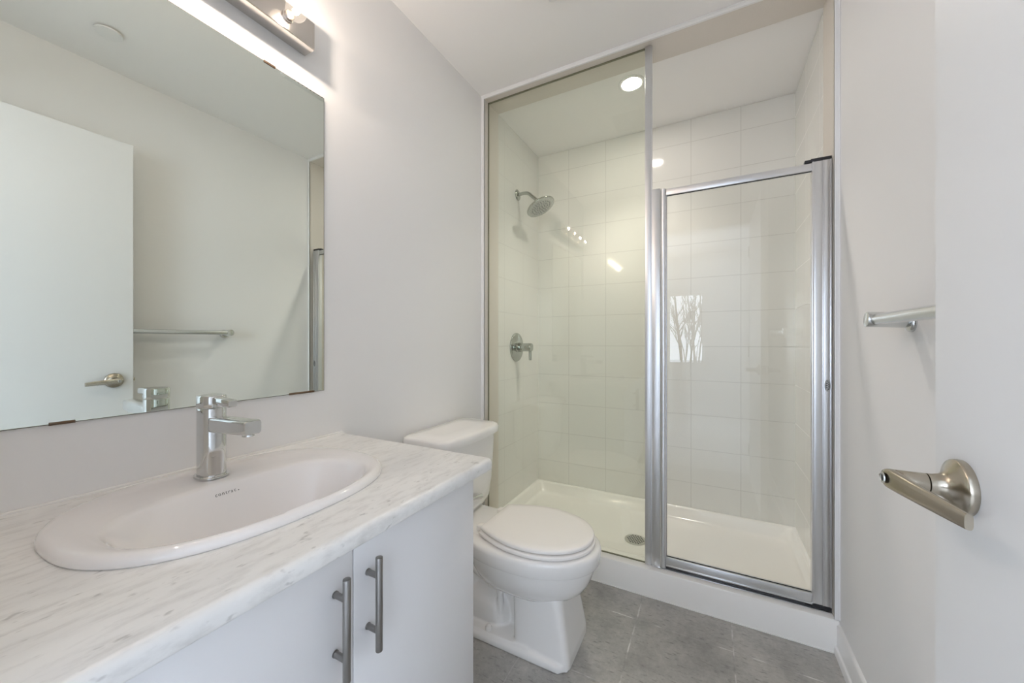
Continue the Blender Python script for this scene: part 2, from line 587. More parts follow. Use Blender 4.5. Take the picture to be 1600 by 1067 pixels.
# ================================================================== DOOR
DFX, DY1, DY0 = 1.376, -0.975, -1.735
b = B(); box(b, DFX, DFX + 0.035, DY0, DY1, 0.012, 2.056, 0.0015)
door = struct('door_1', b, M_DOOR)
door['label'] = 'plain white flush door standing open against the right wall'
def lever(face_x, sx, name):
    """sx: -1 towards the room, +1 behind the leaf"""
    y, z = -1.043, 0.930
    b = B()
    lathe(b, (face_x, y, z), (sx, 0, 0), [(0, 0.0335), (0.004, 0.0340), (0.0075, 0.0335), (0.009, 0.0325), (0.012, 0.026), (0.016, 0.0175), (0.021, 0.0138), (0.0275, 0.0125), (0.0325, 0.0123)], 48)
    rose = obj(name, b, M_NICKEL, door, angle=50)
    b = B()
    rod(b, (face_x + sx * 0.0335, y, z), (face_x + sx * 0.062, y, z), 0.0122, 32, 0.0006)
    obj('lever_neck', b, M_NICKEL, rose)
    # blade: starts as the end of the neck and curves back towards the leaf
    b = B()
    rings = []
    for i in range(22):
        t = i / 21
        py = y + 0.0125 - t * 0.112
        px = face_x + sx * (0.0675 - 0.030 * t ** 1.5)
        hz = 0.0136 - 0.0050 * t
        th = 0.0075 - 0.0040 * t
        if t < 0.12:
            q = math.sqrt(max(0.02, 1 - ((0.12 - t) / 0.12) ** 2))
            hz *= q
        zz = z - 0.003 * t - 0.006 * t * t
        rings.append([Vector((px + th * spow(math.cos(a), 0.6), py, zz + hz * spow(math.sin(a), 0.6))) for a in [2 * PI * k / 20 for k in range(20)]])
    loft(b, rings)
    obj('lever_blade', b, M_NICKEL, rose, angle=60)
    if sx < 0:
        b = B()
        lathe(b, (face_x - 0.0745, y, z), (-1, 0, 0), [(0, 0.0072), (0.0012, 0.0070), (0.0016, 0.0058), (0.0008, 0.0052), (0.0008, 0.001)], 28)
        obj('privacy_button', b, M_SATIN, rose)
        b = B(); box(b, face_x - 0.0762, face_x - 0.0752, y - 0.001, y + 0.001, z - 0.004, z + 0.004)
        obj('button_slot', b, M_DARK, rose, smooth=False)
    return rose
lever(DFX, -1, 'door_lever')
lever(DFX + 0.035, 1, 'door_lever')
b = B(); box(b, DFX + 0.006, DFX + 0.029, DY1, DY1 + 0.0012, 0.90, 0.96); box(b, DFX + 0.011, DFX + 0.024, DY1, DY1 + 0.009, 0.922, 0.938, 0.002)
obj('door_latch', b, M_NICKEL, door)
for zz in (0.25, 1.03, 1.83):
    b = B(); rod(b, (DFX - 0.004, DY0 - 0.004, zz - 0.045), (DFX - 0.004, DY0 - 0.004, zz + 0.045), 0.006, 16)
    obj('door_hinge', b, M_NICKEL, door)

# ================================================================== VANITY
VY0, VY1 = YN + 0.001, -0.912
cab = thing('vanity_cabinet', 'white flat-fronted vanity cabinet under the marble-look counter', 'cabinet', (0.28, (VY0 + VY1) / 2, 0))
b = B()
box(b, 0.001, 0.541, VY1 - 0.016, VY1, 0.10, 0.776, 0.0006)
box(b, 0.001, 0.541, VY0, VY0 + 0.016, 0.10, 0.776)
box(b, 0.001, 0.541, VY0 + 0.016, VY1 - 0.016, 0.10, 0.116)
box(b, 0.001, 0.010, VY0 + 0.016, VY1 - 0.016, 0.116, 0.776)
box(b, 0.515, 0.541, VY0 + 0.016, VY1 - 0.016, 0.742, 0.776)
obj('carcass', b, M_CAB, cab, smooth=False)
b = B(); box(b, 0.02, 0.48, VY0, VY1, 0.0, 0.10); obj('toe_kick', b, M_CAB, cab, smooth=False)
YG = -1.279
def cab_door(y0, y1, hy, hz):
    b = B(); box(b, 0.5425, 0.560, y0, y1, 0.112, 0.771, 0.0012)
    d = obj('cabinet_door', b, M_CAB, cab)
    hx = 0.588
    b = B(); rod(b, (hx, hy, hz - 0.0815), (hx, hy, hz + 0.0815), 0.0062, 28, 0.0008)
    hnd = None
    for zz in (hz - 0.048, hz + 0.048):
        rod(b, (0.560, hy, zz), (hx, hy, zz), 0.0050, 20)
        lathe(b, (0.560, hy, zz), (1, 0, 0), [(0, 0.0058), (0.002, 0.0058), (0.0022, 0.005)], 20)
    obj('handle', b, M_STEEL, d)
cab_door(YG + 0.0012, VY1 - 0.001, -1.2485, 0.6545)
cab_door(-1.640, YG - 0.0012, -1.3140, 0.6530)
b = B(); box(b, 0.5425, 0.560, VY0 + 0.002, -1.642, 0.112, 0.771, 0.0012)
obj('filler_strip', b, M_CAB, cab)

# sink outlines
SX, SY = 0.262, -1.293
def sink_outer(a, grow=0.0):
    c, s = math.cos(a), math.sin(a)
    rx, ry, e = 0.214 + grow, 0.268 + grow, 2.45
    r = (abs(c / rx) ** e + abs(s / ry) ** e) ** (-1 / e)
    return SX + r * c, SY + r * s
# countertop with the basin cut-out
CY1, CX1, CZ0, CZ1 = -0.866, 0.592, 0.776, 0.806
outline = []
def seg(p, q, n, nrm):
    for i in range(n):
        t = i / n
        outline.append((p[0] + (q[0] - p[0]) * t, p[1] + (q[1] - p[1]) * t, nrm[0], nrm[1]))
rc = 0.014
seg((0.001, VY0), (CX1, VY0), 24, (0, 0))
seg((CX1, VY0), (CX1, CY1 - rc), 48, (1, 0))
for i in range(9):
    a = R(90 * i / 8)
    outline.append((CX1 - rc + rc * math.cos(a), CY1 - rc + rc * math.sin(a), math.cos(a), math.sin(a)))
seg((CX1 - rc - 0.002, CY1), (0.001, CY1), 24, (0, 1))
seg((0.001, CY1), (0.001, VY0), 48, (0, 0))
hole_t, hole_b = [], []
for x, y, nx, ny in outline:
    hx, hy = sink_outer(math.atan2(y - SY, x - SX), -0.014)
    hole_t.append(Vector((hx, hy, CZ1))); hole_b.append(Vector((hx, hy, CZ0)))
rb = 0.013
def cring(ins, z):
    return [Vector((x - nx * ins, y - ny * ins, z)) for x, y, nx, ny in outline]
rings = [hole_t, [h.lerp(c, 0.5) for h, c in zip(hole_t, cring(rb, CZ1))], cring(rb, CZ1)]
for i in range(1, 7):
    a = R(90 * i / 6)
    rings.append(cring(rb * (1 - math.sin(a)), CZ1 - rb * (1 - math.cos(a))))
rings += [cring(0, CZ0 + 0.004), cring(0.0012, CZ0 + 0.0012), cring(0.004, CZ0), hole_b]
b = B(); loft(b, rings, closed=True)
counter = obj('countertop', b, M_MARBLE, origin=(0.3, (VY0 + CY1) / 2, CZ0), angle=50)
tag(counter, 'white grey-flecked marble-look countertop with rounded front edge on the vanity', 'countertop')
b = B(); box(b, 0.0005, 0.006, VY0, CY1 - 0.004, CZ1 - 0.001, CZ1 + 0.005, 0.002)
obj('caulk_bead', b, M_CAULK, counter)

# basin
NS = 112
def sink_inner(a):
    """D-shaped bowl opening: straight back edge, curved front"""
    cx, cy = 0.318, -1.298
    c, s = math.cos(a), math.sin(a)
    if c >= 0:
        rx, ry, e = 0.143, 0.212, 2.25
    else:
        rx, ry, e = 0.118, 0.212, 2.7
    r = (abs(c / rx) ** e + abs(s / ry) ** e) ** (-1 / e)
    return cx + r * c, cy + r * s
def sink_floor(a):
    c, s = math.cos(a), math.sin(a)
    rx, ry, e = (0.075, 0.105, 2.3)
    r = (abs(c / rx) ** e + abs(s / ry) ** e) ** (-1 / e)
    return 0.338 + r * c, -1.298 + r * s
ang = [2 * PI * i / NS for i in range(NS)]
O = [Vector((*sink_outer(a), 0)) for a in ang]
I = [Vector((*sink_inner(a), 0)) for a in ang]
F = [Vector((*sink_floor(a), 0)) for a in ang]
def sring(fn):
    return [fn(i) for i in range(NS)]
def z_(v, z):
    return Vector((v.x, v.y, z))
OC = Vector((SX, SY, 0))
def shrink(i, d):
    v = O[i] - OC
    return OC + v * (1 - d / v.length)
rings = [sring(lambda i: z_(shrink(i, 0.016), 0.804)), sring(lambda i: z_(shrink(i, 0.001), 0.8065)), sring(lambda i: z_(shrink(i, 0.0), 0.809)),
         sring(lambda i: z_(shrink(i, 0.0008), 0.8135)), sring(lambda i: z_(shrink(i, 0.004), 0.8185)), sring(lambda i: z_(shrink(i, 0.009), 0.8215)), sring(lambda i: z_(shrink(i, 0.014), 0.8225))]
for t in (0.35, 0.7, 0.9):
    rings.append(sring(lambda i, t=t: z_(shrink(i, 0.014).lerp(I[i], t), 0.8225 - 0.0055 * t ** 2.2)))
rings.append(sring(lambda i: z_(I[i], 0.8150)))
for t, z in ((0.03, 0.8115), (0.07, 0.8055), (0.12, 0.7970), (0.22, 0.781), (0.40, 0.748), (0.60, 0.716), (0.78, 0.694), (0.92, 0.6835), (1.0, 0.681)):
    rings.append(sring(lambda i, t=t, z=z: z_(I[i].lerp(F[i], t), z)))
FC = Vector((0.338, -1.298, 0))
for t, z in ((0.6, 0.679), (0.22, 0.677)):
    rings.append(sring(lambda i, t=t, z=z: z_(FC.lerp(F[i], t), z)))
b = B(); loft(b, rings, cap0=False, cap1=True)
bv = BVHTree.FromBMesh(b)
# underside of the china
for t, z in ((0.3, 0.665), (1.06, 0.669)):
    rings.append(sring(lambda i, t=t, z=z: z_(FC + (F[i] - FC) * t, z)))
for t, z in ((0.60, 0.702), (0.20, 0.765), (-0.02, 0.790)):
    rings.append(sring(lambda i, t=t, z=z: z_(I[i].lerp(F[i], t - 0.05), z)))
rings.append(sring(lambda i: z_(shrink(i, 0.026), 0.803)))
b.free(); b = B(); loft(b, rings, closed=True)
sink = thing('washbasin', 'white oval drop-in washbasin set into the marble-look counter', 'sink', (SX, SY, CZ1))
obj('basin', b, M_SINK, sink, angle=60)
b = B(); lathe(b, (0.338, -1.298, 0.6765), (0, 0, 1), [(0, 0.024), (0.003, 0.024), (0.0045, 0.021), (0.0035, 0.017), (0.0055, 0.014), (0.006, 0.001)], 32)
obj('drain_stopper', b, M_CHROME, sink)
# maker's word on the back slope of the bowl
tb = text_mesh('contrac', 0.0098, 0.0, 1.28)
cbm = B()
bmesh.ops.create_circle(cbm, cap_ends=True, radius=0.0011, segments=10)
for v in cbm.verts:
    v.co.x += 0.0236; v.co.y -= 0.0020
_tmp = bpy.data.meshes.new('mark'); cbm.to_mesh(_tmp); cbm.free(); tb.from_mesh(_tmp); bpy.data.meshes.remove(_tmp)
tx, ty, tz = 0.2135, -1.3075, 0.802
sl = Vector((0.62, 0, -0.78)).normalized()
for v in tb.verts:
    lx, ly = v.co.x, v.co.y
    p = Vector((tx, ty + lx, tz)) - sl * ly
    n_ = Vector((0.78, 0, 0.62)).normalized()
    hit = bv.ray_cast(p + n_ * 0.05, -n_)
    v.co = (hit[0] + n_ * 0.0006) if hit[0] else p
obj('brand_lettering', tb, M_INK, sink, smooth=False)

# ================================================================== FAUCET
FXc, FYc = 0.142, -1.304
fa = thing('basin_faucet', 'tall chrome single-lever faucet on the back rim of the washbasin', 'faucet', (FXc, FYc, 0.8215))
b = B()
loft(b, [oval(FXc, FYc, z, r, r * 0.90, 2.6, 48) for z, r in ((0.8205, 0.0315), (0.8250, 0.0318), (0.8265, 0.0305))])
obj('base_ring', b, M_CHROME, fa)
b = B()
loft(b, [oval(FXc, FYc, z, rx, ry, 2.7, 56) for z, rx, ry in ((0.8265, 0.0265, 0.0235), (0.86, 0.0265, 0.0235), (0.9650, 0.0265, 0.0235), (0.9685, 0.0258, 0.0228))])
obj('body', b, M_CHROME, fa, angle=40)
b = B()
rings = []
for x, z0, z1, w in ((0.150, 0.918, 0.951, 0.0165), (0.20, 0.921, 0.953, 0.0165), (0.25, 0.9245, 0.9545, 0.0165), (0.300, 0.928, 0.956, 0.0163), (0.3035, 0.930, 0.9545, 0.0150)):
    r = []
    for k in range(24):
        a = 2 * PI * k / 24
        r.append(Vector((x, FYc + w * spow(math.cos(a), 0.34), (z0 + z1) / 2 + (z1 - z0) / 2 * spow(math.sin(a), 0.34))))
    rings.append(r)
loft(b, rings)
obj('spout', b, M_CHROME, fa, angle=40)
b = B(); lathe(b, (0.286, FYc, 0.9275), (0, 0, -1), [(0, 0.0105), (0.004, 0.0105), (0.0045, 0.0085), (0.003, 0.001)], 24)
obj('aerator', b, M_SATIN, fa)
b = B()
loft(b, [oval(FXc, FYc, z, rx, ry, 2.7, 56) for z, rx, ry in ((0.9705, 0.0262, 0.0232), (0.9715, 0.0268, 0.0238), (0.9935, 0.0268, 0.0238), (0.9955, 0.0255, 0.0225))])
rings = []
for x, z0, z1, w in ((0.160, 0.977, 0.9935, 0.0100), (0.20, 0.9765, 0.9925, 0.0095), (0.226, 0.9760, 0.9910, 0.0092), (0.2285, 0.9775, 0.9895, 0.0080)):
    rings.append([Vector((x, FYc + w * spow(math.cos(2 * PI * k / 20), 0.4), (z0 + z1) / 2 + (z1 - z0) / 2 * spow(math.sin(2 * PI * k / 20), 0.4))) for k in range(20)])
loft(b, rings)
hd = obj('lever_handle', b, M_CHROME, fa, angle=40)
b = B(); lathe(b, (FXc + 0.008, FYc - 0.0237, 0.982), (0, -1, 0), [(0, 0.0012), (0.0004, 0.001)], 10)
obj('index_dot', b, M_DARK, hd)

# ================================================================== MIRROR
MY0, MY1, MZ0, MZ1 = -1.676, -0.940, 0.9563, 1.889
mi = thing('wall_mirror', 'large frameless rectangular mirror above the washbasin', 'mirror', (0, (MY0 + MY1) / 2, MZ0))
b = B(); box(b, 0.001, 0.0055, MY0, MY1, MZ0, MZ1, 0.0006, 1)
obj('mirror_glass', b, M_MIRROR, mi, smooth=False)
b = B(); box(b, 0.0003, 0.001, MY0 - 0.001, MY1 + 0.0012, MZ0 - 0.0012, MZ1 + 0.0012); box(b, 0.001, 0.0048, MY1, MY1 + 0.0012, MZ0 - 0.0012, MZ1 + 0.0012)
box(b, 0.001, 0.0048, MY0, MY1, MZ1, MZ1 + 0.0012); box(b, 0.001, 0.0048, MY0, MY1, MZ0 - 0.0012, MZ0)
obj('mirror_edge', b, mat('dark_mirror_edge', (0.10, 0.10, 0.075), 0.4), mi, smooth=False)
for yc, w, zc, up in ((-1.107, 0.031, MZ1, 1), (-1.487, 0.033, MZ0, -1), (-1.012, 0.078, MZ0, -1), (-1.50, 0.03, MZ1, 1)):
    b = B()
    box(b, 0.0056, 0.0075, yc - w / 2, yc + w / 2, zc - (0.0032 if up > 0 else 0.0005), zc + (0.0005 if up > 0 else 0.0032), 0.0005)
    box(b, 0.0002, 0.0075, yc - w / 2, yc + w / 2, zc + (0.0012 if up > 0 else -0.0024), zc + (0.0024 if up > 0 else -0.0012))
    obj('mirror_clip', b, M_CLIP, mi)

# ================================================================== VANITY LIGHT
vl = thing('vanity_light', 'brushed metal vanity light bar with clear globe bulbs above the mirror', 'lamp', (0, -1.308, 2.02))
b = B()
y0, y1, z0, z1 = -1.6165, -1.001, 1.985, 2.064
def rct(x, i):
    return [Vector((x, y0 + i, z0 + i)), Vector((x, y1 - i, z0 + i)), Vector((x, y1 - i, z1 - i)), Vector((x, y0 + i, z1 - i))]
loft(b, [rct(0.0005, 0), rct(0.046, 0), rct(0.050, 0.0015)])
obj('back_plate', b, M_PLATE, vl, angle=25)
for yb in (-1.083, -1.233, -1.383, -1.533):
    zb = 2.0235
    b = B(); lathe(b, (0.050, yb, zb), (1, 0, 0), [(0, 0.0155), (0.003, 0.0155), (0.004, 0.0135), (0.012, 0.0130), (0.0125, 0.0115), (0.002, 0.0110)], 28)
    obj('socket', b, M_PLATE, vl)
    b = B()
    cx_, rb_ = 0.088, 0.0265
    prof = [(0.0605 - 0.050, 0.0118), (0.0635 - 0.05, 0.0125)]
    for k in range(3, 25):
        a = PI * k / 24
        prof.append((cx_ - 0.050 - rb_ * math.cos(a), rb_ * math.sin(a)))
    lathe(b, (0.050, yb, zb), (1, 0, 0), prof, 32)
    bulb = obj('light_bulb', b, M_BULB, vl)
    b = B()
    pr = [(0, 0.0100)]
    for k in range(7):
        pr += [(0.0008 + k * 0.0016, 0.0108), (0.0016 + k * 0.0016, 0.0098)]
    lathe(b, (0.0520, yb, zb), (1, 0, 0), pr, 24)
    obj('screw_shell', b, M_BRASS, bulb)
    b = B()
    lathe(b, (0.0625, yb, zb), (1, 0, 0), [(0, 0.004), (0.012, 0.0025), (0.0165, 0.0020)], 12)
    obj('filament_stem', b, mat('stem_glass', (0.8, 0.75, 0.65), 0.2), bulb)
    b = B()
    pts = [Vector((0.088 + 0.004 * math.cos(2 * PI * k / 16), yb + 0.0062 * math.cos(PI * k / 16), zb + 0.0062 * math.sin(PI * k / 16))) for k in range(-8, 9)]
    tube(b, pts, 0.0026, 8)
    obj('filament', b, M_WARM, bulb)

# ================================================================== TOILET
TY = -0.412
to = thing('toilet', 'white two-piece toilet with closed lid between vanity and shower', 'toilet', (0.40, TY, 0))
def egg(xb, xm, xf, hw, z, ef=2.0, eb=2.6, n=120, cy=TY):
    return oval(xm, cy, z, xf - xm, hw, ef, n, xm - xb, eb)
# bowl: deck, rim band and rounded underside
b = B()
rings = [egg(0.30, 0.47, 0.62, 0.085, 0.175), egg(0.29, 0.48, 0.665, 0.112, 0.195), egg(0.275, 0.485, 0.70, 0.140, 0.225), egg(0.26, 0.49, 0.720, 0.158, 0.258),
         egg(0.245, 0.49, 0.733, 0.169, 0.295), egg(0.238, 0.49, 0.738, 0.172, 0.316), egg(0.236, 0.49, 0.738, 0.172, 0.3195), egg(0.234, 0.49, 0.748, 0.181, 0.3205), egg(0.230, 0.49, 0.752, 0.184, 0.326), egg(0.225, 0.49, 0.757, 0.187, 0.362),
         egg(0.225, 0.49, 0.755, 0.185, 0.372), egg(0.230, 0.49, 0.748, 0.178, 0.378), egg(0.25, 0.49, 0.72, 0.16, 0.3785)]
loft(b, rings)
# deck carrying the tank
loft(b, [oval(0.19, TY, z, 0.17, hw, 3.6, 48) for z, hw in ((0.28, 0.08), (0.31, 0.100), (0.335, 0.116), (0.372, 0.120), (0.380, 0.115), (0.3815, 0.10))])
bowl = obj('bowl', b, M_PORC, to, angle=42)
# pedestal: front column, spine, trapway and foot fused into one china surface
b = B()
def block(x0, x1, hw, z, r):
    return rrect(x0, x1, TY - hw, TY + hw, z, r)
loft(b, [block(0.470, 0.679, 0.118, 0.0, 0.022), block(0.470, 0.678, 0.117, 0.03, 0.022), block(0.465, 0.668, 0.112, 0.09, 0.024), block(0.460, 0.655, 0.106, 0.16, 0.026), block(0.455, 0.645, 0.103, 0.215, 0.03), block(0.45, 0.63, 0.09, 0.245, 0.035)])
loft(b, [block(0.09, 0.672, 0.134, z, 0.04) if z < 0.03 else block(0.10, 0.56, 0.122, z, 0.04) for z in (0.0, 0.022, 0.032, 0.036)])
loft(b, [block(0.22, 0.52, 0.040, z, 0.03) for z in (0.02, 0.30)])
tube(b, spline([(0.50, TY, 0.250), (0.43, TY, 0.235), (0.37, TY, 0.225), (0.32, TY, 0.240), (0.27, TY, 0.262), (0.225, TY, 0.250), (0.20, TY, 0.19), (0.195, TY, 0.10), (0.195, TY, 0.0)], 6), [0.098] * 7 + [0.088] * 42, 28)
tube(b, [(0.20, TY, 0.070), (0.34, TY, 0.072), (0.375, TY, 0.076), (0.400, TY, 0.080), (0.416, TY, 0.083), (0.424, TY, 0.085)], [0.092, 0.092, 0.088, 0.074, 0.050, 0.010], 28)
for sy in (-1, 1):
    lathe(b, (0.392, TY + sy * 0.066, 0.085), (0, 0, 1), [(0, 0.013), (0.075, 0.012), (0.080, 0.006)], 16)
ped = obj('pedestal', b, M_PORC, to, angle=180)
rm = ped.modifiers.new('fuse', 'REMESH'); rm.mode = 'VOXEL'; rm.voxel_size = 0.0045; rm.use_smooth_shade = True
sm = ped.modifiers.new('soften', 'SMOOTH'); sm.factor = 0.5; sm.iterations = 5
for s in (-1, 1):
    b = B(); lathe(b, (0.365, TY + s * 0.108, 0.034), (0, 0, 1), [(0, 0.0125), (0.010, 0.0122), (0.016, 0.0095), (0.0185, 0.004), (0.019, 0.0005)], 24)
    obj('bolt_cap', b, M_PORC, to)
# seat ring and lid: straight back edge between the hinges, flaring to an egg front
def seat_outline(g, z, n=40, xb=0.330, wb=0.110, xm=0.515, wm=0.167, xf=0.730):
    up = []
    for i in range(n // 2):                       # back corner to widest point
        t = i / (n // 2)
        up.append((xb - g + (xm - xb + g) * t, wb + g + (wm - wb) * math.sin(PI / 2 * t)))
    for i in range(n + 1):                        # widest point to the front tip
        a = PI / 2 * i / n
        up.append((xm + (xf + g - xm) * spow(math.sin(a), 0.96), (wm + g) * spow(math.cos(a), 0.96)))
    pts = [Vector((x, TY - w, z)) for x, w in up] + [Vector((x, TY + w, z)) for x, w in up[-2::-1]]
    return pts
def seat_hole(z):
    o = seat_outline(0, z)
    c = Vector((0.53, TY, z))
    return [c + (p - c) * 0.62 for p in o]
b = B()
loft(b, [seat_outline(0.000, 0.3820), seat_outline(0.0045, 0.3835), seat_outline(0.0055, 0.3915), seat_outline(0.003, 0.3950), seat_outline(-0.003, 0.3962), seat_hole(0.3962), seat_hole(0.3820)], closed=True)
obj('seat', b, M_SEAT, to, angle=50)
b = B()
loft(b, [seat_outline(-0.022, 0.4002), seat_outline(-0.004, 0.4004), seat_outline(-0.0005, 0.4012), seat_outline(0.0005, 0.4085), seat_outline(-0.0015, 0.4125), seat_outline(-0.006, 0.4148), seat_outline(-0.03, 0.4160)])
obj('seat_lid', b, M_SEAT, to, angle=50)
for s in (-1, 1):
    b = B(); box(b, 0.300, 0.338, TY + s * 0.078 - 0.016, TY + s * 0.078 + 0.016, 0.379, 0.404, 0.005, 3)
    obj('seat_hinge', b, M_SEAT, to)
# tank
b = B()
def tank_ring(x1, hw, z, bow=0.018, x0=0.030):
    r = []
    for p in rrect(x0, x1, TY - hw, TY + hw, z, 0.035, 6):
        r.append(p)
    out = []
    for i, p in enumerate(r):
        q = r[(i + 1) % len(r)]
        out.append(p)
        d = (q - p).length
        if i % 7 == 6:
            for k in range(1, 12):
                out.append(p.lerp(q, k / 12))
    res = []
    for p in out:
        t = (p.y - TY) / hw
        w = max(0, (p.x - x0) / (x1 - x0))
        res.append(Vector((p.x + bow * (1 - t * t) * w, p.y, p.z)))
    return res
loft(b, [tank_ring(0.175, 0.155, 0.3825), tank_ring(0.190, 0.172, 0.392), tank_ring(0.200, 0.184, 0.415), tank_ring(0.208, 0.194, 0.50), tank_ring(0.214, 0.201, 0.62), tank_ring(0.216, 0.203, 0.699)])
obj('tank', b, M_PORC, to, angle=50)
b = B()
loft(b, [tank_ring(0.222, 0.206, 0.700, 0.020, 0.024), tank_ring(0.231, 0.213, 0.702, 0.022, 0.020), tank_ring(0.233, 0.215, 0.712, 0.022, 0.019), tank_ring(0.232, 0.214, 0.728, 0.022, 0.019), tank_ring(0.228, 0.210, 0.7355, 0.022, 0.022), tank_ring(0.218, 0.200, 0.7395, 0.022, 0.03), tank_ring(0.16, 0.13, 0.741, 0.015, 0.08)])
obj('tank_lid', b, M_PORC, to, angle=50)
b = B()
lathe(b, (0.2235, -0.432, 0.466), (1, 0, 0), [(0, 0.011), (0.004, 0.011), (0.006, 0.008), (0.014, 0.007)], 24)
tube(b, [(0.236, -0.440, 0.466), (0.240, -0.415, 0.464), (0.241, -0.392, 0.460), (0.239, -0.376, 0.457)], [0.0065, 0.0075, 0.0095, 0.0105], 16)
obj('flush_lever', b, M_CHROME, to)

# ================================================================== SHOWER BASE
pan = thing('shower_tray', 'white acrylic shower base with raised front curb', 'shower tray', (0.75, 0.38, 0))
b = B()
def pr(x0, x1, y0, y1, z, r):
    return rrect(x0, x1, y0, y1, z, r, 5)
x0, x1 = 0.001, XW - 0.001
loft(b, [pr(x0, x1, 0.0, 0.756, 0.0, 0.002), pr(x0, x1, 0.0, 0.756, 0.112, 0.002), pr(x0, x1, 0.0025, 0.756, 0.1185, 0.003), pr(x0 + .002, x1 - .002, 0.009, 0.755, 0.1215, 0.004),
         pr(0.012, XW - 0.016, 0.088, 0.748, 0.1215, 0.02), pr(0.018, XW - 0.022, 0.095, 0.742, 0.1185, 0.025), pr(0.022, XW - 0.026, 0.099, 0.738, 0.110, 0.03),
         pr(0.036, XW - 0.040, 0.112, 0.724, 0.066, 0.05), pr(0.048, XW - 0.052, 0.124, 0.712, 0.057, 0.06), pr(0.075, XW - 0.079, 0.150, 0.686, 0.0535, 0.07), pr(0.35, 1.15, 0.30, 0.46, 0.050, 0.06)])
obj('tray', b, M_PAN, pan, angle=40)
b = B()
lathe(b, (0.745, 0.362, 0.0500), (0, 0, 1), [(0, 0.056), (0.0030, 0.056), (0.0040, 0.053), (0.0035, 0.049), (0.0035, 0.0005)], 40)
for i in range(-4, 5):
    for j in range(-4, 5):
        px, py = i * 0.0135 + (0.0067 if j % 2 else 0), j * 0.0125
        if px * px + py * py < 0.047 ** 2:
            lathe(b, (0.745 + px, 0.362 + py, 0.0534), (0, 0, 1), [(0, 0.0046), (0.0005, 0.0046)], 10, mi=1)
obj('drain_cover', b, None, pan, mats=[mat('drain_metal', (0.62, 0.62, 0.58), 0.3, 0.6), M_DARK])
_b = B(); box(_b, 0.002, XW - 0.018, -0.004, 0.0005, 0.0, 0.0045, 0.0015); obj('caulk_bead', _b, M_CAULK, pan)

# ================================================================== SHOWER SCREEN + DOOR
GY = 0.045
CT = 0.1215
sc = thing('shower_screen', 'tall fixed shower glass panel reaching the ceiling beside the door', 'shower screen', (0.43, GY, CT))
obj('glass_panel', box(B(), FX0 + 0.001, 0.842, GY - 0.003, GY + 0.003, CT + 0.001, FZ - 0.002), M_GLASS, sc, smooth=False)
b = B()
box(b, FX0, FX0 + 0.0035, GY - 0.0040, GY + 0.0040, CT, FZ)
box(b, FX0, 0.842, GY - 0.0040, GY + 0.0040, FZ - 0.0045, FZ)
box(b, FX0, 0.842, GY - 0.0040, GY + 0.0040, CT, CT + 0.0030)
obj('glass_seal', b, mat('olive_glass_seal', (0.16, 0.16, 0.10), 0.5), sc, smooth=False)
b = B()
box(b, 0.841, 0.866, GY - 0.012, GY + 0.012, CT, FZ, 0.0015)
box(b, 0.866, 0.870, GY - 0.006, GY + 0.010, CT, FZ)
obj('post', b, M_ALU, sc)

sd = thing('shower_door', 'framed pivot shower door with chrome-like metal frame at right of shower', 'shower door', (1.18, GY, CT))
b = B()
box(b, 0.8705, 0.9045, GY - 0.014, GY + 0.012, CT, 1.781, 0.0012)
box(b, 0.8745, 0.9005, GY - 0.0150, GY - 0.010, CT + 0.006, 1.781, 0.0008)
obj('strike_jamb', b, M_ALU, sd)
b = B()
rings = []
for z in (CT + 0.006, 1.776):
    r = []
    for k in range(28):
        a = 2 * PI * k / 28
        r.append(Vector((0.9170 + 0.0105 * spow(math.cos(a), 0.8), GY - 0.004 + 0.0130 * spow(math.sin(a), 0.8), z)))
    rings.append(r)
loft(b, rings)
box(b, 0.9265, 0.9295, GY - 0.005, GY + 0.006, CT + 0.045, 1.748)
obj('door_stile', b, M_ALU, sd)
b = B()
box(b, 0.928, 1.432, GY - 0.013, GY + 0.010, 1.7465, 1.7735, 0.0015)
obj('top_rail', b, M_ALU, sd)
b = B()
box(b, 0.928, 1.432, GY - 0.014, GY + 0.010, 0.1375, 0.1760, 0.0015)
box(b, 0.928, 1.432, GY - 0.0165, GY - 0.012, 0.1375, 0.1430, 0.0008)
obj('bottom_rail', b, M_ALU, sd)
b = B()
box(b, 0.928, 1.428, GY - 0.010, GY + 0.008, CT + 0.0035, 0.1375)
box(b, 0.928, 1.428, GY - 0.0115, GY - 0.008, CT + 0.0105, CT + 0.0125)
obj('bottom_seal', b, mat('dark_seal', (0.05, 0.05, 0.055), 0.35), sd, smooth=False)
b = B(); box(b, 0.8705, FX1, GY - 0.018, GY + 0.016, CT + 0.0002, CT + 0.0035, 0.001)
obj('sill_strip', b, M_ALU, sd)
b = B()
box(b, 0.930, 1.431, GY - 0.0045, GY - 0.0025, 0.174, 0.1785); box(b, 0.930, 1.431, GY - 0.0045, GY - 0.0025, 1.744, 1.7475)
box(b, 0.9290, 0.9310, GY - 0.0045, GY - 0.0025, 0.176, 1.747)
obj('glazing_gasket', b, M_BLACK, sd, smooth=False)
obj('door_glass', box(B(), 0.9285, 1.432, GY - 0.0025, GY + 0.0025, 0.168, 1.752), M_GLASSD, sd, smooth=False)
b = B()
